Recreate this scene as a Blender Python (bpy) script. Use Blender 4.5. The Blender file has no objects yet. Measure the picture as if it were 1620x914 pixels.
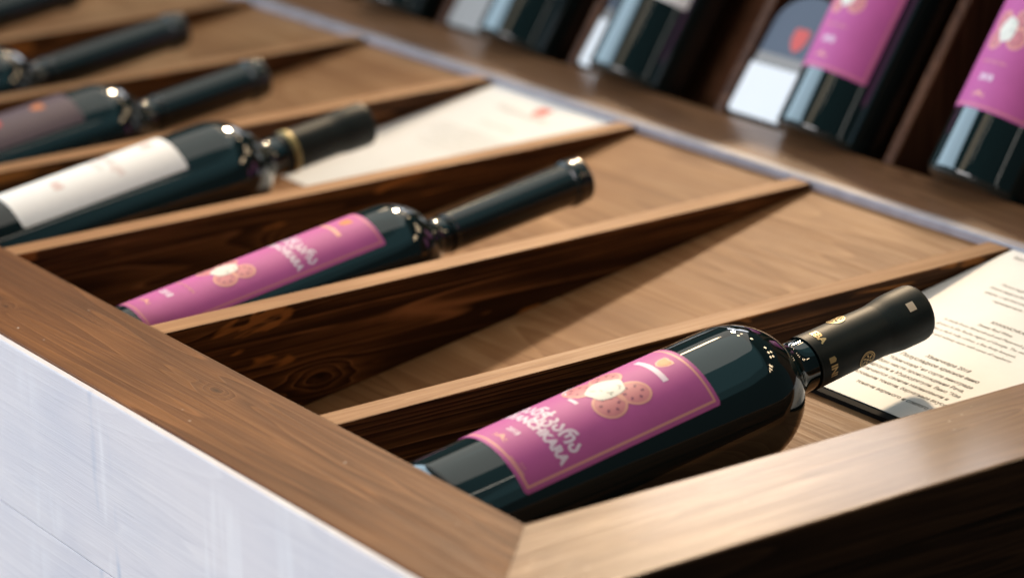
import bpy, bmesh, math, random
from mathutils import Vector, Matrix
random.seed(7)
sc = bpy.context.scene
COL = sc.collection
H = 0.85                      # height of the counter's rail tops above the shop floor (m)

# ------------------------------------------------------------------ camera
cd = bpy.data.cameras.new('camera'); cam = bpy.data.objects.new('camera', cd); COL.objects.link(cam)
RX = Vector((0.58140564, 0.81341465, -0.01800257)); UP = Vector((-0.24519399, 0.19626987, 0.94939878)); BK = Vector((0.77578824, -0.54757169, 0.31355679))
m = Matrix((RX, UP, BK)).transposed().to_4x4(); m.translation = Vector((1.01362, -0.71367, 0.52306 + H))
cam.matrix_world = m
cd.sensor_fit = 'HORIZONTAL'; cd.sensor_width = 36; cd.lens = 99.63; cd.clip_start = 0.05; cd.clip_end = 100
cd.dof.use_dof = True; cd.dof.focus_distance = 1.545; cd.dof.aperture_fstop = 4.5; cd.dof.aperture_blades = 0
sc.camera = cam

# ------------------------------------------------------------------ light
w = bpy.data.worlds.new('World'); sc.world = w; w.use_nodes = True
bg = w.node_tree.nodes['Background']; bg.inputs[0].default_value = (0.62, 0.84, 0.92, 1); bg.inputs[1].default_value = 0.055
def area(name, loc, target, sx, sy, power, col):
    l = bpy.data.lights.new(name, 'AREA'); l.shape = 'RECTANGLE'; l.size = sx; l.size_y = sy; l.energy = power; l.color = col
    o = bpy.data.objects.new(name, l); COL.objects.link(o); o.location = (loc[0], loc[1], loc[2] + H)
    d = Vector((target[0], target[1], target[2])) - Vector(loc)
    o.rotation_euler = d.to_track_quat('-Z', 'Y').to_euler(); return o
def lamp(name, loc, power, col, r=0.022):
    l = bpy.data.lights.new(name, 'POINT'); l.energy = power; l.color = col; l.shadow_soft_size = r
    o = bpy.data.objects.new(name, l); COL.objects.link(o); o.location = (loc[0], loc[1], loc[2] + H); return o
COOL = (0.72, 0.86, 1.0); WARM = (1.0, 0.74, 0.46)
area('window_light', (-3.9, -1.9, 2.0), (-0.3, 0.1, 0), 4.2, 2.6, 150, (0.62, 0.84, 1.0))
area('window_light', (-0.6, -3.6, 0.9), (-0.4, 0, 0), 2.2, 1.6, 94, (1.0, 0.95, 0.96))
area('window_light', (-2.85, 2.85, 1.32), (0.05, 0.25, 0), 0.9, 0.7, 9, (0.92, 0.94, 1.0))
area('glass_sheen_light', (0.75, 1.4, 2.3), (0.7, 1.4, 0), 1.3, 5.6, 3.6, (0.38, 0.82, 0.90))  # this and the next are added to reflect as teal sheen on the glass
area('glass_sheen_light', (-0.55, 1.4, 2.3), (-0.5, 1.4, 0), 0.6, 5.6, 1.3, (0.38, 0.82, 0.90))
area('glass_streak_light', (-0.06, 0.4, 2.25), (-0.055, 0.4, 0), 0.03, 4.2, 1.3, (1, .72, .30))  # added amber strip, reflects as the gold line along the bottle
area('glass_streak_light', (0.42, -0.45, 2.2), (0.4, -0.5, 0), 0.03, 3.1, 1.8, (1, .90, .76))  # this strip and the next two are added for streaks on the glass
area('glass_streak_light', (1.50, -0.45, 2.0), (0.9, -0.5, 0), 0.03, 3.1, 1.8, (1, .90, .76))
area('glass_streak_light', (2.9, -0.45, 1.6), (0, -0.5, 0), 0.04, 3.1, 2.2, (1, .94, .86))
area('soft_fill_light', (-1.6, 0.9, 2.5), (-0.4, 0.3, 0), 3.0, 3.2, 22, (1.0, .92, .82))  # added overhead fill that softens the shadows, not a known opening
area('tan_reflection_light', (-0.75, -2.0, 1.95), (-0.4, 0.5, 0), 0.5, 1.0, 1.9, (1.0, .80, .56))  # added light, stands in for room walls reflected in the leaning bottles
sp = bpy.data.lights.new('track_spot', 'SPOT'); sp.energy = 560; sp.color = (1.0, 0.74, 0.47); sp.shadow_soft_size = .12; sp.spot_size = math.radians(16.5); sp.spot_blend = 1.0
so = bpy.data.objects.new('track_spot', sp); COL.objects.link(so); so.location = (-2.45, 2.2, 2.05 + H)
so.rotation_euler = (Vector((-.30, .10, 0)) - Vector((-2.45, 2.2, 2.05))).to_track_quat('-Z', 'Y').to_euler()
for i in range(3):                                            # other shop lamps, seen as points in the glass
    for j in range(2):
        lamp('ceiling_lamp', (-3.0 + 0.75 * i + .2 * j, 1.7 + 0.8 * j, 2.1), 4, WARM, .07)
for (x, y, z) in ((-.5, 2.7, 1.9), (-.10, 2.72, 1.9), (.25, 2.74, 1.9), (-.3, 3.25, 1.95), (.08, 3.28, 1.95), (.9, 2.2, 1.75), (1.18, 2.05, 1.75), (1.45, 1.9, 1.75), (1.0, 2.5, 1.8), (1.28, 2.4, 1.8)):
    lamp('ceiling_lamp', (x, y, z), 3.6, WARM, .075)
sc.view_settings.view_transform = 'Standard'; sc.view_settings.look = 'None'
sc.view_settings.exposure = 0.15; sc.view_settings.gamma = 1

# ------------------------------------------------------------------ node helpers
class NT:
    def __init__(s, name):
        s.m = bpy.data.materials.new(name); s.m.use_nodes = True; s.t = s.m.node_tree; s.n = s.t.nodes
        s.b = s.n['Principled BSDF']
    def new(s, kind, **kw):
        nd = s.n.new(kind)
        for k, v in kw.items():
            if k in nd.inputs: nd.inputs[k].default_value = v
            else: setattr(nd, k, v)
        return nd
    def l(s, a, b): s.t.links.new(a, b)
    def coord(s, scale, loc=(0, 0, 0), rot=(0, 0, 0)):
        tc = s.new('ShaderNodeTexCoord'); mp = s.new('ShaderNodeMapping')
        mp.inputs['Scale'].default_value = scale; mp.inputs['Location'].default_value = loc; mp.inputs['Rotation'].default_value = rot
        s.l(tc.outputs['Object'], mp.inputs['Vector']); return mp.outputs[0]
    def noise(s, vec, scale=1, detail=4, rough=.5, dist=0):
        nd = s.new('ShaderNodeTexNoise', Scale=scale, Detail=detail, Roughness=rough, Distortion=dist); s.l(vec, nd.inputs['Vector']); return nd.outputs['Fac']
    def ramp(s, f, stops):
        r = s.new('ShaderNodeValToRGB'); e = r.color_ramp.elements
        while len(e) < len(stops): e.new(0.5)
        for k, (p, c) in zip(e, stops):
            k.position = p; k.color = c if len(c) == 4 else (*c, 1)
        s.l(f, r.inputs[0]); return r.outputs[0]
    def math(s, op, a, b=0.0):
        nd = s.new('ShaderNodeMath', operation=op)
        for i, v in enumerate((a, b)):
            if isinstance(v, (int, float)): nd.inputs[i].default_value = v
            else: s.l(v, nd.inputs[i])
        return nd.outputs[0]
    def mix(s, f, a, b):
        nd = s.new('ShaderNodeMix', data_type='RGBA')
        for i, v in ((0, f), (6, a), (7, b)):
            if isinstance(v, (int, float)): nd.inputs[i].default_value = v
            elif isinstance(v, tuple): nd.inputs[i].default_value = v if len(v) == 4 else (*v, 1)
            else: s.l(v, nd.inputs[i])
        return nd.outputs[2]
    def bump(s, h, strength=.2, dist=.001):
        nd = s.new('ShaderNodeBump', Strength=strength, Distance=dist); s.l(h, nd.inputs['Height']); s.l(nd.outputs[0], s.b.inputs['Normal'])

def ax(axis, along, across):
    return tuple(along if a == axis else across for a in 'XYZ')

def wood(name, dark, mid, light, axis, rough=(.32, .55), patch=None, patch_lo=.60, fine=1.0, ring=26, bump=.35, coat=0.0, seed=0.0, knots=(), lines=.5, worn_top=False, strokes=None, blotch=0.0, spec=.10, specks=None, marks=(), ringbump=.35, coat_rough=.18):
    """board with growth rings bent round knots, fibres, pale latewood lines, optional bare patches and brush strokes"""
    t = NT(name)
    off = (seed * 3.1, seed * 1.7, seed * 2.3)
    warp = t.noise(t.coord(ax(axis, 3.5, 16), off), 1, 2, .5)
    rv = t.new('ShaderNodeTexNoise', Scale=1.0, Detail=2.0, Roughness=.5, Distortion=.5)
    t.l(t.coord(ax(axis, 1.3, ring), off), rv.inputs['Vector'])
    phase = rv.outputs['Fac']; core = None
    for kx, ky, kz, size in knots:
        mp = t.coord(ax(axis, 1 / (size * 2.2), 1 / size)); q = ax(axis, 1 / (size * 2.2), 1 / size)
        d = t.new('ShaderNodeVectorMath', operation='DISTANCE'); t.l(mp, d.inputs[0]); d.inputs[1].default_value = (kx * q[0], ky * q[1], kz * q[2])
        g = t.math('POWER', 2.718, t.math('MULTIPLY', t.math('POWER', d.outputs['Value'], 2.0), -.35))
        phase = t.math('ADD', phase, t.math('MULTIPLY', g, .2))
        wob = t.math('ADD', d.outputs['Value'], t.math('MULTIPLY', t.noise(t.coord((160,) * 3), 1, 3, .6), .5))
        c = t.ramp(wob, [(.45, (1,) * 3), (.95, (0,) * 3)])
        core = c if core is None else t.math('MAXIMUM', core, c)
    rings = t.math('FRACT', t.math('MULTIPLY', phase, 15.0))
    edge = t.ramp(rings, [(0, (0,) * 3), (.80, (.12,) * 3), (.93, (1,) * 3), (1, (0,) * 3)])
    body = t.ramp(rings, [(0, (.25,) * 3), (.75, (.8,) * 3), (.93, (.9,) * 3), (1, (.25,) * 3)])
    fib = t.noise(t.coord(ax(axis, 7, 520 * fine), off), 1, 5, .72)
    pores = t.noise(t.coord(ax(axis, 30, 1300 * fine), off), 1, 3, .6)
    v = t.math('ADD', t.math('MULTIPLY', body, .26), t.math('MULTIPLY', fib, .60))
    v = t.math('ADD', v, t.math('MULTIPLY', warp, .42))
    col = t.ramp(v, [(.36, dark), (.62, mid), (.92, light)])
    brk = t.ramp(t.noise(t.coord(ax(axis, 10, 30), off), 1, 3, .6), [(.42, (0,) * 3), (.62, (1,) * 3)])
    col = t.mix(t.math('MULTIPLY', t.math('MULTIPLY', edge, brk), lines), col, tuple(min(1, c * 1.35 + .01) for c in light))
    pr = t.ramp(pores, [(.26, (1,) * 3), (.36, (0,) * 3)])
    col = t.mix(t.math('MULTIPLY', pr, .35), col, tuple(c * .6 for c in dark))
    if core is not None: col = t.mix(t.math('MULTIPLY', core, .8), col, tuple(c * .55 for c in dark))
    if blotch:
        bl = t.ramp(t.noise(t.coord(ax(axis, 7, 11), off), 1, 4, .55, .5), [(.40, (0,) * 3), (.66, (1,) * 3)])
        col = t.mix(t.math('MULTIPLY', bl, blotch), col, dark)
    if patch:
        pn = t.noise(t.coord(ax(axis, 8, 46), (off[0] + 1.3, off[1] + .2, off[2])), 1, 3, .55, .9)
        if worn_top:    # stain rubbed off along the upper arris
            tc = t.new('ShaderNodeTexCoord'); sx = t.new('ShaderNodeSeparateXYZ'); t.l(tc.outputs['Object'], sx.inputs[0])
            mr = t.new('ShaderNodeMapRange'); mr.inputs['From Min'].default_value = -.022; mr.inputs['From Max'].default_value = -.002; mr.inputs['To Min'].default_value = 0; mr.inputs['To Max'].default_value = .085
            t.l(sx.outputs['Z'], mr.inputs['Value']); pn = t.math('ADD', pn, mr.outputs[0])
        pf = t.ramp(pn, [(patch_lo, (0,) * 3), (patch_lo + .03, (1,) * 3)])
        col = t.mix(t.math('MULTIPLY', pf, .9), col, t.mix(fib, tuple(c * .45 for c in patch), tuple(min(1, c * 1.5) for c in patch)))
    if strokes:
        sv = t.noise(t.coord((60, 60, 5), off), 1, 3, .6); sm = t.noise(t.coord((7, 7, 9), off), 1, 2, .5)
        sf = t.math('MULTIPLY', t.ramp(sv, [(.5, (0,) * 3), (.62, (1,) * 3)]), t.ramp(sm, [(.52, (0,) * 3), (.62, (1,) * 3)]))
        col = t.mix(t.math('MULTIPLY', sf, .8), col, strokes)
        cl = t.ramp(t.noise(t.coord((5, 5, 9), (off[0], 0, .4)), 1, 4, .6), [(.38, (0,) * 3), (.66, (1,) * 3)])
        col = t.mix(t.math('MULTIPLY', cl, .6), col, (.54, .56, .66))
        c2 = t.ramp(t.noise(t.coord((4, 4, 6), (off[0] + 2.2, 0, 1.4)), 1, 4, .6), [(.42, (0,) * 3), (.66, (1,) * 3)])
        col = t.mix(t.math('MULTIPLY', c2, .5), col, (.83, .78, .79))
    for mx, wd, mc in marks:        # upright brush marks where a joint was painted over
        tc = t.new('ShaderNodeTexCoord'); sx = t.new('ShaderNodeSeparateXYZ'); t.l(tc.outputs['Object'], sx.inputs[0])
        wv = t.math('ADD', sx.outputs['X'], t.math('MULTIPLY', t.noise(t.coord((30, 30, 14)), 1, 2, .5), .010))
        dd = t.math('ABSOLUTE', t.math('SUBTRACT', wv, mx + .005))
        mf = t.math('MULTIPLY', t.ramp(dd, [(wd * .5, (1,) * 3), (wd, (0,) * 3)]), t.ramp(t.noise(t.coord((25, 25, 11), (.7, 0, .2)), 1, 3, .6), [(.44, (0,) * 3), (.58, (1,) * 3)]))
        col = t.mix(t.math('MULTIPLY', mf, .75), col, mc)
    if specks:
        vn = t.new('ShaderNodeTexVoronoi', Scale=1.0, feature='F1'); t.l(t.coord((95,) * 3), vn.inputs['Vector'])
        sk = t.math('MULTIPLY', t.ramp(vn.outputs['Distance'], [(.05, (1,) * 3), (.085, (0,) * 3)]), t.ramp(t.noise(t.coord((22,) * 3), 1, 2, .5), [(.55, (0,) * 3), (.6, (1,) * 3)]))
        col = t.mix(t.math('MULTIPLY', sk, .8), col, specks)
    t.l(col, t.b.inputs['Base Color'])
    rr = t.ramp(fib, [(.3, (rough[1],) * 3), (.7, (rough[0],) * 3)]); t.l(rr, t.b.inputs['Roughness'])
    t.b.inputs['Coat Weight'].default_value = coat; t.b.inputs['Coat Roughness'].default_value = coat_rough; t.b.inputs['Specular IOR Level'].default_value = spec
    h = t.math('ADD', t.math('MULTIPLY', pores, .6), t.math('MULTIPLY', fib, .6)); h = t.math('ADD', h, t.math('MULTIPLY', edge, ringbump))
    t.bump(h, bump, .0006)
    return t.m

def plain(name, col, rough=.5, metal=0, coat=0, spec=.5, noise=0.0, nscale=200):
    t = NT(name); t.b.inputs['Roughness'].default_value = rough; t.b.inputs['Metallic'].default_value = metal
    t.b.inputs['Coat Weight'].default_value = coat; t.b.inputs['Specular IOR Level'].default_value = spec
    if noise:
        f = t.noise(t.coord((nscale,) * 3), 1, 4, .6)
        c = t.ramp(f, [(.3, tuple(x * (1 - noise) for x in col)), (.7, tuple(min(1, x * (1 + noise)) for x in col))])
        t.l(c, t.b.inputs['Base Color'])
    else: t.b.inputs['Base Color'].default_value = (*col, 1)
    return t.m

M = {}
RD, RM, RL = (.052, .017, .0045), (.135, .047, .0125), (.25, .100, .029)
M['rail_x'] = wood('stained_pine_rail', RD, RM, RL, 'X', (.42, .62), coat=.04, seed=1, knots=((-.239, -.024, 0, .0035), (-.44, -.05, 0, .003)), patch=(.30, .115, .028), patch_lo=.69, blotch=.45, specks=(.62, .55, .48))
M['rail_y'] = wood('stained_pine_side_rail', (.085, .033, .011), (.18, .078, .030), (.29, .148, .066), 'Y', (.36, .55), coat=.5, seed=2, lines=.35, spec=.2, coat_rough=.13, blotch=.5, specks=(.55, .44, .33))
M['ledge'] = wood('stained_pine_ledge', RD, (.18, .078, .032), (.30, .15, .070), 'X', (.36, .55), coat=.5, seed=3, spec=.3)
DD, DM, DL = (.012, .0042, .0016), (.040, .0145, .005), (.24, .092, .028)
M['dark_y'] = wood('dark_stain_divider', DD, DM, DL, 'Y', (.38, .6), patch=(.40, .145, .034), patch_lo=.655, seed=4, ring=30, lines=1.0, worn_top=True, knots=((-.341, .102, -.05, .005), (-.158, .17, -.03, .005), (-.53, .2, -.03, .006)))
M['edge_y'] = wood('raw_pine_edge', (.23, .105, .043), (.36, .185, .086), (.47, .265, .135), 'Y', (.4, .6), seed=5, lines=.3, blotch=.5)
M['dark_panel'] = wood('dark_stain_side', (.011, .0048, .0024), (.030, .013, .006), (.09, .038, .016), 'Y', (.5, .7), seed=6)
M['dark_x'] = wood('dark_stain_rack', (.02, .008, .004), (.058, .023, .011), (.125, .055, .027), 'Z', (.4, .6), seed=8)
M['floor'] = wood('oak_tray_base', (.15, .060, .023), (.285, .138, .058), (.39, .215, .102), 'X', (.42, .6), seed=7, ring=14, bump=.25, lines=.3, blotch=.55)
M['wash'] = wood('whitewashed_board', (.58, .57, .62), (.70, .685, .725), (.80, .78, .80), 'X', (.45, .65), seed=9, ring=20, bump=.5, lines=.22, ringbump=.12, strokes=(.86, .87, .90), marks=((-.281, .0035, (.44, .50, .62)), (-.271, .004, (.84, .83, .86)), (-.261, .0022, (.48, .54, .66))))
t = NT('dark_bottle_glass'); M['glass'] = t.m
t.b.inputs['Base Color'].default_value = (.0035, .0115, .012, 1); t.b.inputs['Specular IOR Level'].default_value = .8; t.b.inputs['Coat Weight'].default_value = .25; t.b.inputs['Coat Roughness'].default_value = .03
sm_ = t.ramp(t.noise(t.coord((38, 38, 20)), 1, 5, .6, .6), [(.45, (.02,) * 3), (.75, (.10,) * 3)]); t.l(sm_, t.b.inputs['Roughness'])   # faint handling smears
M['capsule_matte'] = plain('matte_black_capsule', (.009, .0145, .0140), .50, 0, 0, .3, .25, 90)
M['capsule_gloss'] = plain('glossy_black_capsule', (.008, .014, .014), .13, 0, .3, .6)
M['gold'] = plain('gold_foil', (.78, .56, .26), .42, .45)
M['tab'] = plain('beige_tab', (.92, .74, .54), .6)
M['dull_gold'] = plain('dull_gold_band', (.36, .29, .12), .45, .4)
M['purple'] = plain('purple_label_paper', (.53, .105, .335), .6, 0, 0, .35, .05, 60)
M['peach'] = plain('peach_print', (.80, .36, .29), .5)
M['rose'] = plain('rose_print', (.66, .22, .25), .5)
M['plum'] = plain('plum_print', (.24, .055, .13), .5)
M['white_ink'] = plain('white_ink', (.82, .66, .78), .5)
M['cream_ink'] = plain('cream_ink', (.80, .78, .70), .5)
M['orange_ink'] = plain('orange_ink', (.70, .21, .06), .5)
M['grey_ink'] = plain('grey_ink', (.30, .33, .30), .6)
M['white_label'] = plain('white_label_paper', (.92, .91, .89), .55, noise=.02)
M['pink_ink'] = plain('pale_pink_ink', (.72, .50, .46), .55)
M['dark_label'] = plain('mauve_label_paper', (.13, .085, .10), .45, noise=.1)
M['red_ink'] = plain('red_ink', (.62, .055, .04), .5)
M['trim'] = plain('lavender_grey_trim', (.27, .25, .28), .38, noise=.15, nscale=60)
M['paper'] = plain('cream_paper', (.74, .725, .70), .5, noise=.03, nscale=40)
M['ink'] = plain('black_ink', (.035, .032, .03), .6)
M['faded_ink'] = plain('faded_ink', (.52, .49, .44), .6)
M['black_board'] = plain('black_board', (.004, .0035, .0035), .8, 0, 0, .2)
M['card_white'] = plain('white_card', (.83, .84, .87), .5)
M['card_navy'] = plain('slate_card', (.055, .065, .105), .5)
M['card_grey'] = plain('grey_card_band', (.27, .25, .24), .55)

# ------------------------------------------------------------------ mesh helpers (millimetres in, metres out)
def mesh_obj(name, verts, faces, mat, parent=None, smooth=False, scale=.001):
    me = bpy.data.meshes.new(name); me.from_pydata([tuple(c * scale for c in v) for v in verts], [], faces); me.update()
    if isinstance(mat, (list, tuple)):
        for q in mat: me.materials.append(q)
    else: me.materials.append(mat)
    if smooth: me.polygons.foreach_set('use_smooth', [True] * len(me.polygons))
    o = bpy.data.objects.new(name, me); COL.objects.link(o)
    if parent: o.parent = parent
    return o
def tag(o, label, cat, group=None, kind=None):
    o['label'] = label; o['category'] = cat
    if group: o['group'] = group
    if kind: o['kind'] = kind
def empty(name, loc, mat=None):
    o = bpy.data.objects.new(name, None); o.empty_display_size = .02; COL.objects.link(o)
    if mat is not None: o.matrix_world = mat
    else: o.location = loc
    return o
def solid(name, pts, mat, parent, bevel=1.5, seg=2, origin=None, only=None, topmat=None):
    """hexahedron from 8 corners (bottom 4 ccw, top 4 ccw), in mm of the rail-top frame, bevelled"""
    ox, oy, oz = origin if origin else (0, 0, 0)
    bm = bmesh.new(); vs = [bm.verts.new(((x - ox) / 1000, (y - oy) / 1000, (z - oz) / 1000)) for x, y, z in pts]
    for f in ((3, 2, 1, 0), (4, 5, 6, 7), (0, 1, 5, 4), (1, 2, 6, 5), (2, 3, 7, 6), (3, 0, 4, 7)): bm.faces.new([vs[i] for i in f])
    bm.normal_update()
    if bevel: 
        es = bm.edges[:] if only is None else [e for e in bm.edges if only(e)]
        bmesh.ops.bevel(bm, geom=es, offset=bevel / 1000, segments=seg, affect='EDGES', profile=.6)
    bm.normal_update()
    me = bpy.data.meshes.new(name); me.materials.append(mat)
    if topmat:
        me.materials.append(topmat)
        for f in bm.faces:
            if f.normal.z > .5: f.material_index = 1
    bm.to_mesh(me); bm.free()
    o = bpy.data.objects.new(name, me); COL.objects.link(o); o.parent = parent
    # parent sits at the counter's foot: undo its offset
    o.location = (ox / 1000 - parent.location.x, oy / 1000 - parent.location.y, oz / 1000 + H - parent.location.z)
    return o
def box(x0, x1, y0, y1, z0, z1):
    return [(x0, y0, z0), (x1, y0, z0), (x1, y1, z0), (x0, y1, z0), (x0, y0, z1), (x1, y0, z1), (x1, y1, z1), (x0, y1, z1)]

# ------------------------------------------------------------------ the display counter
XL = -1430.0
FZ = lambda y: -80 + .152 * y          # tray base, rising to the back
ctr = empty('display_counter', ((XL + 90) / 2000, .25, 0))
tag(ctr, 'brown stained wooden display counter with divided sloping tray and whitewashed front', 'counter')
# mitred rails
solid('front_rail', [(XL, -73, -26), (86, -73, -26), (9, 0, -26), (XL, 0, -26), (XL, -73, 0), (86, -73, 0), (9, 0, 0), (XL, 0, 0)], M['rail_x'], ctr, 1.4, 3, only=lambda e: abs(e.verts[0].co.y - e.verts[1].co.y) < 1e-6 and e.verts[0].co.z > -.001 and e.verts[1].co.z > -.001)
solid('side_rail', [(9.5, 0, -26), (86.5, -73, -26), (103, 640, -26), (25, 640, -26), (9.5, 0, 0), (86.5, -73, 0), (103, 640, 0), (25, 640, 0)], M['dark_panel'], ctr, 1.8, 3, topmat=M['rail_y'], only=lambda e: abs(e.verts[0].co.y - e.verts[1].co.y) > .5 and e.verts[0].co.z > -.001 and e.verts[1].co.z > -.001)
solid('side_panel', [(60, -72, -845), (84, -72, -845), (99, 640, -845), (75, 640, -845), (60, -72, -26.5), (84, -72, -26.5), (99, 640, -26.5), (75, 640, -26.5)], M['dark_panel'], ctr, 1)
solid('inner_side_wall', [(14, -2, -110), (58, -2, -110), (73, 600, -110), (28, 600, -110), (14, -2, -26.5), (58, -2, -26.5), (73, 600, -26.5), (28, 600, -26.5)], M['dark_panel'], ctr, 0)
solid('inner_front_wall', box(XL, 12, -50, -3, -110, -26.5), M['dark_panel'], ctr, 0)
# whitewashed front boards
zt = -.4
for k, hgt in enumerate((104, 118, 118, 118, 118, 118, 118)):
    zb = zt - hgt
    solid('front_board', box(XL, 84 + (k % 2) * .4, -78.2, -73.4, zb + .3, zt), M['wash'], ctr, 1.3 if k == 0 else .5, 3, origin=(0, 0, zt))
    zt = zb + .1
# tray base
solid('tray_base', [(XL, -1, FZ(0) - 12), (40, -1, FZ(0) - 12), (40, 510, FZ(510) - 12), (XL, 510, FZ(510) - 12),
                    (XL, -1, FZ(0)), (40, -1, FZ(0)), (40, 510, FZ(510)), (XL, 510, FZ(510))], M['floor'], ctr, 0)
# dividers (wedges standing on the sloping base)
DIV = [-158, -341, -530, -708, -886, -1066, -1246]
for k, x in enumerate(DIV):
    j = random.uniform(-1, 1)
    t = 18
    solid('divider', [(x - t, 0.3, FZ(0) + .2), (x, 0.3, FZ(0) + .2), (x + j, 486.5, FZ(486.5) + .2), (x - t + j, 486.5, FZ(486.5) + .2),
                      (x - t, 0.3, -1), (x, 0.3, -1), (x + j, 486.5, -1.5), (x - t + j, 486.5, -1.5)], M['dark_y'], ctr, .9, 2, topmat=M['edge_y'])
# ledge, rack
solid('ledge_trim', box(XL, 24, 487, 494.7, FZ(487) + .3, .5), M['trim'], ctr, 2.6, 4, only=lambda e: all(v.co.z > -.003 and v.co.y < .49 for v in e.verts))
solid('back_ledge', box(XL, 24, 495, 553, -24, 0), M['ledge'], ctr, 1.5, 2, only=lambda e: all(v.co.y < .5 and v.co.z > -.01 for v in e.verts))
K = .67; CS, SN = 1 / math.hypot(1, K), K / math.hypot(1, K)
DP = 41.0                                  # depth of the rack behind the plane of its divider edges
def rk(x, d, up):       # d = millimetres in front of the panel face, up = along its slope; up 0 is the rack's foot board
    return (x, 559 + up * SN + (DP - d) * CS, up * CS - (DP - d) * SN)
def rack_box(name, x0, x1, d0, d1, u0, u1, mat, bev=1.2):
    p = [rk(x0, d1, u0), rk(x1, d1, u0), rk(x1, d0, u0), rk(x0, d0, u0), rk(x0, d1, u1), rk(x1, d1, u1), rk(x1, d0, u1), rk(x0, d0, u1)]
    return solid(name, p, mat, ctr, bev)
for k in range(8):
    x0 = -1240 + k * 158
    rack_box('rack_board', x0 + .6, x0 + 157.4, -14, 0, -5, 420, M['dark_x'], 1.0)
for x in (-152, -339, -518, -698, -879, -1060, -1238):
    rack_box('rack_divider', x - 12, x - 2, 0.4, DP, -3.6, 420, M['dark_x'], 2.0)
rack_box('rack_foot', XL, 24, .3, DP - 1, -18, -4, M['dark_x'], 0)

# ------------------------------------------------------------------ printed matter
def text2d(body, size, align='CENTER', bold=0.0, spacing=1.0, xscale=1.0):
    cu = bpy.data.curves.new('t', 'FONT'); cu.body = body; cu.size = size; cu.align_x = align; cu.align_y = 'CENTER'
    cu.offset = bold; cu.space_character = spacing; cu.resolution_u = 2; cu.fill_mode = 'FRONT'
    o = bpy.data.objects.new('t', cu); COL.objects.link(o)
    dg = bpy.context.evaluated_depsgraph_get(); ev = o.evaluated_get(dg); me = ev.to_mesh()
    v = [(p.co.x * xscale, p.co.y) for p in me.vertices]; f = [tuple(p.vertices) for p in me.polygons]
    ev.to_mesh_clear(); bpy.data.objects.remove(o); bpy.data.curves.remove(cu)
    return v, f
def shift(s, dx, dy, rot=0.0):
    c, q = math.cos(rot), math.sin(rot)
    return [(x * c - y * q + dx, x * q + y * c + dy) for x, y in s[0]], s[1]
def ell(cx, cy, rx, ry, n=28, rot=0.0):
    return shift(([(rx * math.cos(2 * math.pi * i / n), ry * math.sin(2 * math.pi * i / n)) for i in range(n)], [tuple(range(n))]), cx, cy, rot)
def ring(cx, cy, rx, ry, wd, n=32, a0=0.0, a1=2 * math.pi, rot=0.0):
    v, f = [], []
    for i in range(n + 1):
        a = a0 + (a1 - a0) * i / n
        v += [(rx * math.cos(a), ry * math.sin(a)), ((rx - wd) * math.cos(a), (ry - wd) * math.sin(a))]
        if i: f.append((2 * i - 2, 2 * i, 2 * i + 1, 2 * i - 1))
    return shift((v, f), cx, cy, rot)
def rect(x0, y0, x1, y1, n=1):
    v, f = [], []
    for i in range(n + 1):
        x = x0 + (x1 - x0) * i / n; v += [(x, y0), (x, y1)]
        if i: f.append((2 * i - 2, 2 * i, 2 * i + 1, 2 * i - 1))
    return v, f
def frame(x0, y0, x1, y1, wd, n=14):
    return join(rect(x0, y0, x1, y0 + wd, n), rect(x0, y1 - wd, x1, y1, n), rect(x0, y0 + wd, x0 + wd, y1 - wd), rect(x1 - wd, y0 + wd, x1, y1 - wd))
def poly(pts): return [tuple(p) for p in pts], [tuple(range(len(pts)))]
def join(*ss):
    V, F = [], []
    for v, f in ss:
        o = len(V); V += v; F += [tuple(i + o for i in q) for q in f]
    return V, F
def fine_grid(shp, step=1.8):
    """cut a flat print into pieces narrow enough to follow the bottle's curve"""
    bm = bmesh.new(); vs = [bm.verts.new((x, y, 0)) for x, y in shp[0]]
    for f in shp[1]:
        try: bm.faces.new([vs[i] for i in f])
        except ValueError: pass
    xs = [p[0] for p in shp[0]]
    x = math.floor(min(xs) / step) * step
    while x < max(xs):
        bmesh.ops.bisect_plane(bm, geom=bm.verts[:] + bm.edges[:] + bm.faces[:], plane_co=(x, 0, 0), plane_no=(1, 0, 0)); x += step
    bm.verts.index_update()
    out = [(v.co.x, v.co.y) for v in bm.verts], [tuple(v.index for v in f.verts) for f in bm.faces]
    bm.free(); return out
def wrap(name, shp, r, phi0, s0, mat, parent):
    shp = fine_grid(shp, max(1.2, r * .05))
    v = [(r * math.cos(phi0 + x / r), r * math.sin(phi0 + x / r), s0 + y) for x, y in shp[0]]
    return mesh_obj(name, v, shp[1], mat, parent)
def label_sheet(name, r, phi0, half, s0, s1, mat, parent, rc=1.2, th=.22):
    n = 40; V, F = [], []
    wdt = half * r
    for i in range(n + 1):
        x = -wdt + 2 * wdt * i / n; e = max(0, abs(x) - (wdt - rc)); dy = rc - math.sqrt(max(0, rc * rc - e * e))
        a = phi0 + x / r
        for s in (s0 + dy, s1 - dy):
            V.append((r * math.cos(a), r * math.sin(a), s)); V.append(((r + th) * math.cos(a), (r + th) * math.sin(a), s))
        if i:
            b = 4 * (i - 1); c = 4 * i
            F += [(b + 1, c + 1, c + 3, b + 3), (b, c, c + 1, b + 1), (b + 3, c + 3, c + 2, b + 2)]
    F += [(0, 1, 3, 2), (4 * n, 4 * n + 2, 4 * n + 3, 4 * n + 1)]
    return mesh_obj(name, V, F, mat, parent)

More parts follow.
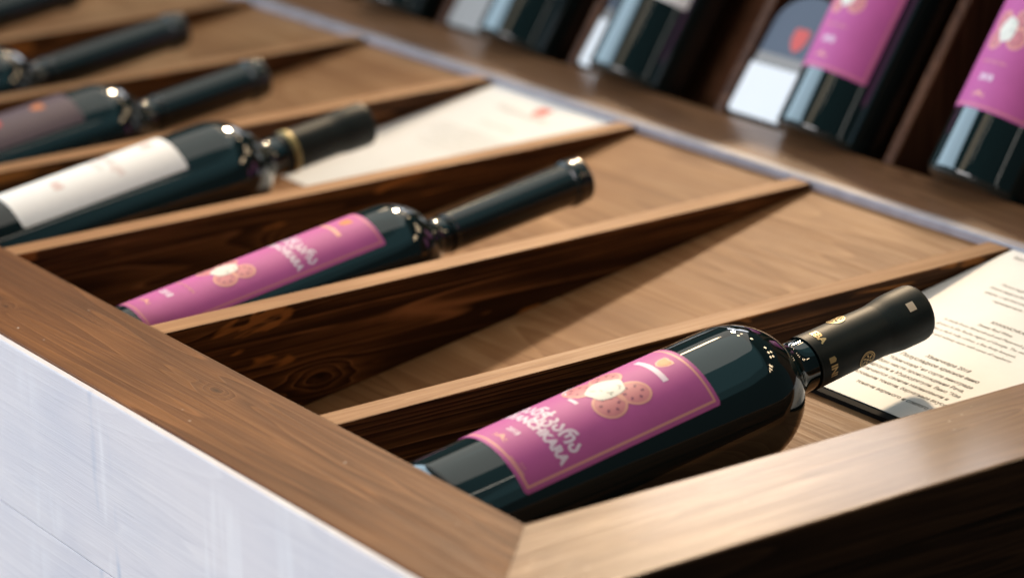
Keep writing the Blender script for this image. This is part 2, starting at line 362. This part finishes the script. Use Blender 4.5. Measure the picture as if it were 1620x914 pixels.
def lathe(name, prof, mat, parent, n=96):
    V, F = [], []
    for s, r in prof:
        for i in range(n):
            a = 2 * math.pi * i / n; V.append((r * math.cos(a), r * math.sin(a), s))
    for k in range(len(prof) - 1):
        for i in range(n):
            j = (i + 1) % n; F.append((k * n + i, k * n + j, (k + 1) * n + j, (k + 1) * n + i))
    F.append(tuple(reversed(range(n)))); F.append(tuple(range((len(prof) - 1) * n, len(prof) * n)))
    o = mesh_obj(name, V, F, mat, parent, True)
    return o
def smooth_prof(pts, n=5):
    """Catmull-Rom through the control profile"""
    P = [pts[0]] + list(pts) + [pts[-1]]; out = []
    for i in range(1, len(P) - 2):
        for k in range(n):
            t = k / n; q = []
            for c in (0, 1):
                a, b, d, e = P[i - 1][c], P[i][c], P[i + 1][c], P[i + 2][c]
                q.append(.5 * (2 * b + (d - a) * t + (2 * a - 5 * b + 4 * d - e) * t * t + (3 * b - a - 3 * d + e) * t ** 3))
            out.append(tuple(q))
    out.append(P[-2]); return out

def flower():
    """four seeded discs around a white oval"""
    pet = [(9.2, 9.0, 7.6, 8.4, -.6), (10.0, -5.0, 8.0, 8.6, .3), (-8.5, -8.4, 7.8, 7.8, .5), (-8.2, 6.4, 7.6, 7.8, -.5)]
    disc = join(*[ell(x, y, a, b, 30, q) for x, y, a, b, q in pet])
    rim = join(*[ring(x, y, a, b, 1.25, 36, rot=q) for x, y, a, b, q in pet])
    rr = random.Random(3); seeds = []
    for x, y, a, b, q in pet:
        for k in range(6):
            an = k * math.pi / 3 + .3
            seeds.append(ell(x + a * .52 * math.cos(an), y + b * .52 * math.sin(an), .95, .62, 8, an))
    body = poly([(-7.6 * math.cos(t) * (1 + .05 * math.cos(3 * t)), 9.6 * math.sin(t) * (1 + .06 * math.cos(5 * t))) for t in [2 * math.pi * i / 36 for i in range(36)]][::-1])
    marks = join(*[ell(x, y, a, b, 8, q) for x, y, a, b, q in ((2.2, 6.4, 1.3, .35, .5), (3.6, 5.4, .9, .35, -.7), (4.2, .6, 1.1, .4, 1.1), (5.0, -.5, 1.0, .35, -.3), (3.4, -.9, .9, .3, .4), (-2.2, -5.2, 1.6, .3, .9), (.2, -2.2, 1.2, .25, .2))])
    return disc, rim, join(*seeds), body, marks
DISC, RIM, SEEDS, BODY, MARKS = flower()
def put(s, k, dx, dy): return [(x * k + dx, y * k + dy) for x, y in s[0]], s[1]
def add_flower(lab, r, phi, s, k):
    wrap('ornament_disc', put(DISC, k, 0, 0), r + .28, phi, s, M['rose'], lab)
    wrap('ornament_rim', put(RIM, k, 0, 0), r + .34, phi, s, M['peach'], lab)
    wrap('ornament_seeds', put(SEEDS, k, 0, 0), r + .38, phi, s, M['plum'], lab)
    wrap('ornament_centre', put(BODY, k, 0, 0), r + .44, phi, s, M['cream_ink'], lab)
    wrap('ornament_marks', put(MARKS, k, 0, 0), r + .50, phi, s, M['grey_ink'], lab)
def shield(k=1.0):
    return poly([(-3.4 * k, 3 * k), (-1.6 * k, 3.6 * k), (0, 3.2 * k), (1.6 * k, 3.6 * k), (3.4 * k, 3 * k), (3.5 * k, -.3 * k), (2.2 * k, -3 * k), (0, -4.4 * k), (-2.2 * k, -3 * k), (-3.5 * k, -.3 * k)][::-1])
def scroll(k=1.0):
    return join(poly([(-7 * k, -1.2), (-3 * k, .4), (-1.4 * k, 2.4), (0, 3.6), (1.4 * k, 2.4), (3 * k, .4), (7 * k, -1.2), (3.2 * k, -.6), (0, .6), (-3.2 * k, -.6)][::-1]), ell(-4.6 * k, 1.2, 1.0, .5, 10), ell(4.6 * k, 1.2, 1.0, .5, 10))
RIB = [(-14, -1.7), (-12.6, 0), (-14, 1.7), (-7, 2.3), (0, 2.5), (7, 2.3), (14, 1.7), (12.6, 0), (14, -1.7), (7, -1.2), (0, -1.0), (-7, -1.2)]
def band(): # a slightly arched name ribbon
    v, f = [], []
    for i in range(13):
        x = -13 + 26 * i / 12; y = .9 * math.cos(x / 13 * 1.4); v += [(x, y - 1.75), (x, y + 1.75)]
        if i: f.append((2 * i - 2, 2 * i, 2 * i + 1, 2 * i - 1))
    return v, f

def label_short(lab, r, phi, s0, s1):          # the foreground bottle: crest, ribbon, ornament, title
    hw = LHW * r
    wrap('border', frame(-hw + 2.2, s0 + 2.2, hw - 2.2, s1 - 2.2, 1.35), r + .26, phi, 0, M['peach'], lab)
    wrap('crest', put(shield(1.25), 1, 0, 0), r + .30, phi, s1 - 11.5, M['peach'], lab)
    wrap('crest_fill', put(shield(.95), 1, 0, 0), r + .36, phi, s1 - 11.5, M['orange_ink'], lab)
    wrap('name_ribbon', band(), r + .30, phi, s1 - 20.5, M['white_ink'], lab)
    add_flower(lab, r, phi, s0 + 76, 1.16)
    a = ring(0, 0, 13.5, 13.5, 2.1, 18, math.pi * 1.02, math.pi * 1.42)
    wrap('side_ribbon', join(put(a, 1.15, -8.5, 1), rect(-5.5, -16.4, 1.6, -14.2, 3)), r + .30, phi, s0 + 72, M['white_ink'], lab)
    wrap('title', join(shift(text2d('ხვანჭკარა', 12.5, bold=.42, xscale=.84), 0, 38), shift(text2d('KHVANCHKARA', 8.0, bold=.42, xscale=1.0), 1.0, 28)), r + .30, phi, s0, M['white_ink'], lab)
    wrap('year', text2d('2018', 4.6, bold=.15), r + .30, phi, s0 + 17.2, M['white_ink'], lab)
    wrap('scroll', put(scroll(.9), 1.0, 0, 0), r + .30, phi, s0 + 8.6, M['peach'], lab)
    wrap('small_print', join(shift(text2d('2018', 2.2), 23, 6.5), rect(15, 3.9, 28, 4.5, 6)), r + .30, phi, s0, M['peach'], lab)
def label_long(lab, r, phi, s0, s1):           # the slim bottles: title above, ornament, small print, year, scroll
    hw = LHW * r; h = s1 - s0
    wrap('border', frame(-hw + 1.8, s0 + 1.8, hw - 1.8, s1 - 1.8, 1.1), r + .26, phi, 0, M['rose'], lab)
    wrap('crest', put(shield(1.1), 1, 0, 0), r + .30, phi, s1 - 12, M['orange_ink'], lab)
    wrap('name_ribbon', put(band(), .9, 0, 0), r + .30, phi, s1 - 24, M['peach'], lab)
    wrap('title', join(shift(text2d('ხვანჭკარა', 11.0, bold=.32, xscale=.8), 0, 8), shift(text2d('KHVANCHKARA', 7.0, bold=.32, xscale=.92), 0, -2.5)), r + .30, phi, s0 + h * .655, M['white_ink'], lab)
    add_flower(lab, r, phi, s0 + h * .40, .92)
    wrap('small_print', join(shift(text2d('sweet red wine', 3.6), 0, 0)), r + .30, phi, s0 + h * .235, M['peach'], lab)
    wrap('year', text2d('2018', 6.0, bold=.25), r + .30, phi, s0 + h * .155, M['white_ink'], lab)
    wrap('scroll', put(scroll(1.0), 1.0, 0, 0), r + .30, phi, s0 + h * .065, M['peach'], lab)
def label_white(lab, r, phi, s0, s1):
    h = s1 - s0
    wrap('crest', put(shield(1.2), 1, 0, 0), r + .30, phi, s1 - 14, M['pink_ink'], lab)
    wrap('title', join(shift(text2d('საფერავი', 8.5, bold=.1), 0, 6), shift(text2d('SAPERAVI', 5.0), 0, -4)), r + .30, phi, s0 + h * .60, M['pink_ink'], lab)
    wrap('seal', join(rect(-5, -3.4, -.7, 3.4, 3), rect(.9, -3.4, 4.6, 3.4, 3)), r + .30, phi + .25, s0 + h * .30, M['pink_ink'], lab)
def label_dark(lab, r, phi, s0, s1):
    h = s1 - s0
    wrap('crest', put(shield(1.3), 1, 0, 0), r + .30, phi + .12, s1 - 24, M['orange_ink'], lab)
    wrap('red_mark', ell(0, 0, 6, 3.6), r + .30, phi + .2, s0 + h * .55, M['red_ink'], lab)
    wrap('white_mark', ell(0, 0, 9, 6.5), r + .30, phi + .15, s0 + h * .30, M['white_ink'], lab)
LHW = .92

def bottle(label, mat4, r=39.0, prof=None, L=331, neck_s=248, cap='matte', cap_r=(15.4, 15.0, 16.7), lip=22, lab=None, group=None, band=False):
    e = empty('wine_bottle', None, mat4); tag(e, label, 'wine bottle', group)
    sh = neck_s - 16                    # end of the shoulder
    sb = sh - 1.0 * r                  # end of the straight body
    nr = cap_r[0] - .7
    body = [(0, r * .55), (-.0, r * .80)] + smooth_prof([(0.0, r * .86), (1.6, r * .95), (5, r * .992), (9, r), (60, r), (sb - 30, r), (sb, r), (sb + .25 * (sh - sb), r * .983), (sb + .50 * (sh - sb), r * .90), (sb + .72 * (sh - sb), r * .762),
                       (sb + .88 * (sh - sb), r * .60), (sh - 1, nr + 4.2), (sh + 3, nr + 1.1), (sh + 9, nr), (neck_s + 8, nr - .3)], 6)
    lathe('body', body, M['glass'], e)
    b, c, d = cap_r
    cp = [(neck_s, nr), (neck_s, b)] + smooth_prof([(neck_s + .3, b + .05), (neck_s + 3, b), (L - lip - 16, c), (L - lip - 8, c + .15), (L - lip, c + .75 * (d - c)), (L - lip + 6, d), (L - 5, d + .05), (L - 2, d - .3), (L - .6, d - 1.2), (L, d - 3.2)], 5)
    if cap == 'gloss':
        cp = [(neck_s, nr), (neck_s, b)] + smooth_prof([(neck_s + .3, b + .05), (neck_s + 3, b), (L - 17, c), (L - 15, c + .1), (L - 14, d), (L - 11, d + .2), (L - 8, d), (L - 7, c + .9), (L - 3, c + .8), (L - 1, c - .1), (L, c - 2)], 5)
    co = lathe('capsule', cp, M['capsule_matte' if cap == 'matte' else 'capsule_gloss'], e)
    if band:
        g = [(neck_s + 4, b + .1), (neck_s + 4.2, b + .5), (neck_s + 9, b + .5), (neck_s + 9.2, b + .1)]
        lathe('gold_band', g, M['dull_gold'], co)
    if lab:
        kind, phi, s0, s1, half = lab
        global LHW
        LHW = half
        mt = {'short': 'purple', 'long': 'purple', 'white': 'white_label', 'dark': 'dark_label'}[kind]
        lo = label_sheet('label', r + .02, phi, half, s0, s1, M[mt], e)
        {'short': label_short, 'long': label_long, 'white': label_white, 'dark': label_dark}[kind](lo, r + .02, phi, s0, s1)
    return e, co
TILT = math.atan(.152)
def lying(x, y0, r, yaw=0.0, roll=0.0, lift=0.35):
    a = Vector((math.sin(yaw) * math.cos(TILT), math.cos(yaw) * math.cos(TILT), math.sin(TILT)))
    xx = Vector((1, 0, 0)); xx = (xx - a * xx.dot(a)).normalized(); up = xx.cross(a)
    base = Vector((x, y0, FZ(y0))) + Vector((0, -math.sin(TILT), math.cos(TILT))) * (r + lift)
    R_ = Matrix((up, xx, a)).transposed().to_4x4(); R_.translation = Vector((base.x / 1000, base.y / 1000, base.z / 1000 + H))
    return R_ @ Matrix.Rotation(roll, 4, 'Z')
def leaning(x, r, roll=0.0):
    a = Vector((0, SN, CS)); xx = Vector((0, -CS, SN)); yy = Vector((1, 0, 0))
    p = rk(x, r + .6, -3.6)
    R_ = Matrix((xx, yy, a)).transposed().to_4x4(); R_.translation = Vector((p[0] / 1000, p[1] / 1000, p[2] / 1000 + H))
    return R_ @ Matrix.Rotation(roll, 4, 'Z')
rad = math.radians
GL = 'bottles lying in the tray'; GS = 'bottles leaning on the rack'
# foreground bottle
b1, c1 = bottle('dark wine bottle with purple label and matte black capsule lying across a printed sheet', lying(-79.8, 12, 39.2), 39.2, None, 332, 249, 'matte', (15.6, 14.9, 16.5), 22, ('short', rad(6), 37.5, 164, rad(54)), GL)
rC = 15.25
wrap('capsule_lettering', join(shift(text2d('EBA', 6.2, bold=.22), 0, 0)), rC + .45, rad(18), 256.5, M['gold'], c1)
wrap('capsule_lettering', join(shift(text2d('INI', 6.2, bold=.22), 4, 0), poly([(-4.4, -2.4), (-1.2, -2.4), (-1.2, 1.5), (-2.6, 2.4), (-4.4, 1.5)])), rC + .45, rad(86), 256.5, M['gold'], c1)
def seal(phi, s):
    wrap('seal', join(ring(0, 0, 5.4, 5.4, .55, 30), ring(0, 0, 4.3, 4.3, .4, 26), *[ell(2.4 * math.cos(q), 2.4 * math.sin(q), 1.15, .55, 10, q + .4) for q in [k * math.pi / 3 for k in range(6)]], ell(0, 0, .9, .9, 10)), rC + .45, phi, s, M['gold'], c1)
seal(rad(112), 281); seal(rad(-12), 276)
wrap('tear_tab', rect(-2.7, -2.6, 2.7, 2.6, 3), 16.5 + .28, rad(46), 318, M['tab'], c1)
# tray, towards the far end
bottle('slim dark wine bottle with long purple label and glossy black neck lying in the tray', lying(-420, 6, 33), 33, None, 360, 252, 'gloss', (12.9, 14.0, 15.4), 20, ('long', rad(2), 23, 190, rad(50)), GL)
bottle('dark wine bottle with a plain white label and thin gold band on its capsule', lying(-626.5, 12, 39.5), 39.5, None, 318, 246, 'matte', (14.6, 14.4, 15.8), 20, ('white', rad(0), 37, 161, rad(49)), GL, True)
bottle('dark wine bottle with a dim mauve label lying beyond the white-labelled bottle', lying(-792, 10, 37), 37, None, 334, 243, 'gloss', (14.3, 14.4, 15.8), 20, ('dark', rad(0), 40, 172, rad(50)), GL)
bottle('dark bottle with glossy neck lying in the compartment beyond the mauve-labelled bottle', lying(-960, 10, 36.5), 36.5, None, 360, 238, 'gloss', (13.6, 13.6, 15.2), 20, None, GL)
bottle('dark bottle in the last filled compartment, showing just its neck end', lying(-1150, 10, 36.5), 36.5, None, 360, 238, 'gloss', (13.6, 13.6, 15.2), 20, None, GL)
# leaning bottles on the rack
bottle('leaning purple-labelled bottle with bare rack board beside it and no card', leaning(-260, 38), 38, None, 300, 222, 'gloss', (14, 14.2, 15.6), 20, ('long', rad(-4), 46, 186, rad(62)), GS)
bottle('leaning purple-labelled bottle beside a slate and white card with red emblem', leaning(-411, 38), 38, None, 300, 222, 'gloss', (14, 14.2, 15.6), 20, ('long', rad(-4), 44, 184, rad(62)), GS)
bottle('leaning dark bottle with white label hiding most of a white card', leaning(-628, 38), 38, None, 300, 222, 'gloss', (14, 14.2, 15.6), 20, ('white', rad(2), 64, 170, rad(66)), GS)
bottle('leaning dark bottle showing only bare glass above the ledge', leaning(-774, 38), 38, None, 300, 222, 'gloss', (14, 14.2, 15.6), 20, ('white', rad(2), 78, 170, rad(62)), GS)
bottle('leaning dark bottle at the far end of the rack, only its heel in view', leaning(-950, 38), 38, None, 300, 222, 'gloss', (14, 14.2, 15.6), 20, ('white', rad(2), 78, 170, rad(62)), GS)

# ------------------------------------------------------------------ printed sheets on the tray base
def sheet(name, label, x0, y0, wdt, hgt, lines, backing, rot=0.0):
    """local frame: x across, y up the slope, z off the base"""
    Rm = Matrix.Rotation(TILT, 4, 'X') @ Matrix.Rotation(rot, 4, 'Z'); Rm.translation = Vector((x0 / 1000, y0 / 1000, (FZ(y0) + .4) / 1000 + H))
    e = empty(name, None, Rm); tag(e, label, 'info sheet')
    z = 0
    if backing:
        def bx(a, b, c, d, z0, z1): return [(a, c, z0), (b, c, z0), (b, d, z0), (a, d, z0), (a, c, z1), (b, c, z1), (b, d, z1), (a, d, z1)]
        QF = [(3, 2, 1, 0), (4, 5, 6, 7), (0, 1, 5, 4), (1, 2, 6, 5), (2, 3, 7, 6), (3, 0, 4, 7)]
        mesh_obj('backing_board', bx(0, wdt, -5, hgt, 0, 3.0), QF, M['black_board'], e); z = 3.3
    n = 10; V, F = [], []
    for t in (0, 1):
        for i in range(n + 1):
            for j in (0, 1):
                u = i / n; V.append((wdt * j, hgt * u, z + .35 * t + .5 * math.sin(u * 3.1) ** 2 * 0))
    for i in range(n):
        a = 2 * i; b = 2 * (n + 1) + a
        F += [(b, b + 1, b + 3, b + 2), (a + 2, a + 3, a + 1, a), (a, b, b + 2, a + 2), (a + 1, a + 3, b + 3, b + 1)]
    F += [(0, 1, 2 * n + 3, 2 * n + 2), (2 * n, 4 * n + 2, 4 * n + 3, 2 * n + 1)]
    p = mesh_obj('paper', V, F, M['paper'], e)
    for body, yy, size, bold, mat, al in lines:
        t = text2d(body, size, 'CENTER' if al is None else 'LEFT', bold)
        t = shift(t, wdt / 2 if al is None else al, yy)
        mesh_obj('lettering', [(x, y, z + .45) for x, y in t[0]], t[1], M[mat], p)
    return e, p, z
S = 3.7
ru = [('вкус', 190, 4.2, .08, 'ink', 9),
      ('Полусладкое красное вино из сортов винограда', 157, S, 0, 'ink', None), ('Александроули и Муджуретули. Темно-рубинового', 150.5, S, 0, 'ink', None),
      ('цвета, с ароматом малины и спелой вишни. Вино', 144, S, 0, 'ink', None), ('гармоничное, с бархатным вкусом', 137.5, S, 0, 'ink', None),
      ('KHVANCHKARA', 116, 4.3, .05, 'ink', 64), ('Sweet Red Wine', 109.5, 4.0, .03, 'ink', 60),
      ('is made from Alexandrouli and Mujuretuli grapes', 103.5, S, 0, 'ink', None), ('grown in the Racha region of Georgia. The wine', 97.5, S, 0, 'ink', None),
      ('has a dark ruby colour, a fine fruity bouquet,', 91.5, S, 0, 'ink', None), ('a soft and velvety taste with tones of raspberry', 85.5, S, 0, 'ink', None),
      ('Alc. 11%', 76.5, S, 0, 'ink', 30),
      ('Хванчкара 2018', 62.5, 4.7, .05, 'ink', 66), ('Полусладкое красное вино', 56, 4.7, .07, 'ink', 52),
      ('Вино "Хванчкара" из сорта винограда', 49, 4.3, .04, 'ink', 38), ('на особом месте происхождения Рача,', 43, 4.3, .04, 'ink', 34),
      ('Александроули и Муджуретули. Вино "Хва', 37, 4.3, .04, 'ink', 30), ('отличается своими малиновыми и', 31, 4.3, .04, 'ink', 44), ('фруктовыми тонами, бархатным вкусом', 25, 4.3, .04, 'ink', 40),
      ('тонами вареного и спелого граната', 16.5, 4.3, .04, 'ink', 58)]
sheet('info_sheet', 'cream sheet printed with black text on black backing under the bottle neck', -156, 291.5, 150, 200, ru, True)
ru2 = [('красное сухое вино', 152, 4.2, 0, 'faded_ink', None)] + [(s, 134 - 6.4 * i, S, 0, 'faded_ink', None) for i, s in enumerate(('Полусладкое красное вино из сортов винограда', 'Александроули и Муджуретули. Темно-рубинового', 'цвета, с ароматом малины и спелой вишни. Вино', 'гармоничное, с бархатным вкусом', 'grown in the Racha region of Georgia. The wine', 'has a dark ruby colour, a fine fruity bouquet'))]
e2, p2, z2 = sheet('info_sheet', 'cream sheet with small red emblem beside the white-labelled bottle', -704, 284, 152, 206, ru2, False)
mesh_obj('emblem', [(x * 1.5 + 82, y * 1.5 + 189, z2 + .5) for x, y in shield(1.3)[0]], shield(1.3)[1], M['red_ink'], p2)
t = text2d('წითელი ღვინო', 7.5, 'CENTER', .1); mesh_obj('heading', [(x + 72, y + 178, z2 + .5) for x, y in t[0]], t[1], M['faded_ink'], p2)

# ------------------------------------------------------------------ small cards on the ledge
def card(label, x0, grey=False, k=.72, y0=561.0, wdt=66.0):
    ang = math.atan(k)      # lean from the vertical
    a = Vector((0, math.sin(ang), math.cos(ang))); nrm = Vector((0, -math.cos(ang), math.sin(ang))); X = Vector((1, 0, 0))
    Rm = Matrix((X, a, nrm)).transposed().to_4x4(); Rm.translation = Vector((x0 / 1000, y0 / 1000, H + .0006))
    e = empty('price_card', None, Rm); tag(e, label, 'card', 'cards standing behind the leaning bottles')
    hb, hm, ht = 39.0, 49.0, 98.0
    def slab(nm, pts, z0, z1, mat):
        n = len(pts); V = [(x, y, z0) for x, y in pts] + [(x, y, z1) for x, y in pts]
        F = [tuple(range(n - 1, -1, -1)), tuple(range(n, 2 * n))] + [(i, (i + 1) % n, (i + 1) % n + n, i + n) for i in range(n)]
        return mesh_obj(nm, V, F, M[mat], e)
    rc = 3; low = [(rc, 0), (wdt - rc, 0), (wdt, rc)]
    top = []
    for i in range(15): 
        xx = wdt - wdt * i / 14; top.append((xx, hb + (0.0 if i % 2 else .9)))
    slab('lower_flap', [(0, rc)] + low + top, 0.3, 1.5, 'card_grey' if grey else 'card_white')
    slab('backing', [(0, 30), (wdt, 30), (wdt, ht - 26)] + [(wdt / 2 + wdt / 2 * math.cos(q), ht - 26 + 26 * math.sin(q)) for q in [math.pi * i / 16 for i in range(1, 16)]] + [(0, ht - 26)], -.9, .1, 'card_grey' if grey else 'card_navy')
    slab('band', [(1, hb + 1.2), (wdt - 1, hb + 1.2), (wdt - 1, hm), (1, hm)], .12, .5, 'card_grey')
    em = mesh_obj('emblem', [(x * 1.9 + wdt * .52, y * 2.0 + 64, .35) for x, y in shield(1.2)[0]], shield(1.2)[1], M['red_ink'], e)
    t = text2d('GEORGIA', 6.5, 'CENTER', .2, xscale=1.3) if False else None
    return e
card('white and slate card with red emblem standing between two rack dividers', -517)
card('white card mostly hidden by the white-labelled leaning bottle', -697)
card('plain grey card peeking out beside the bare-glass leaning bottle', -877, True)
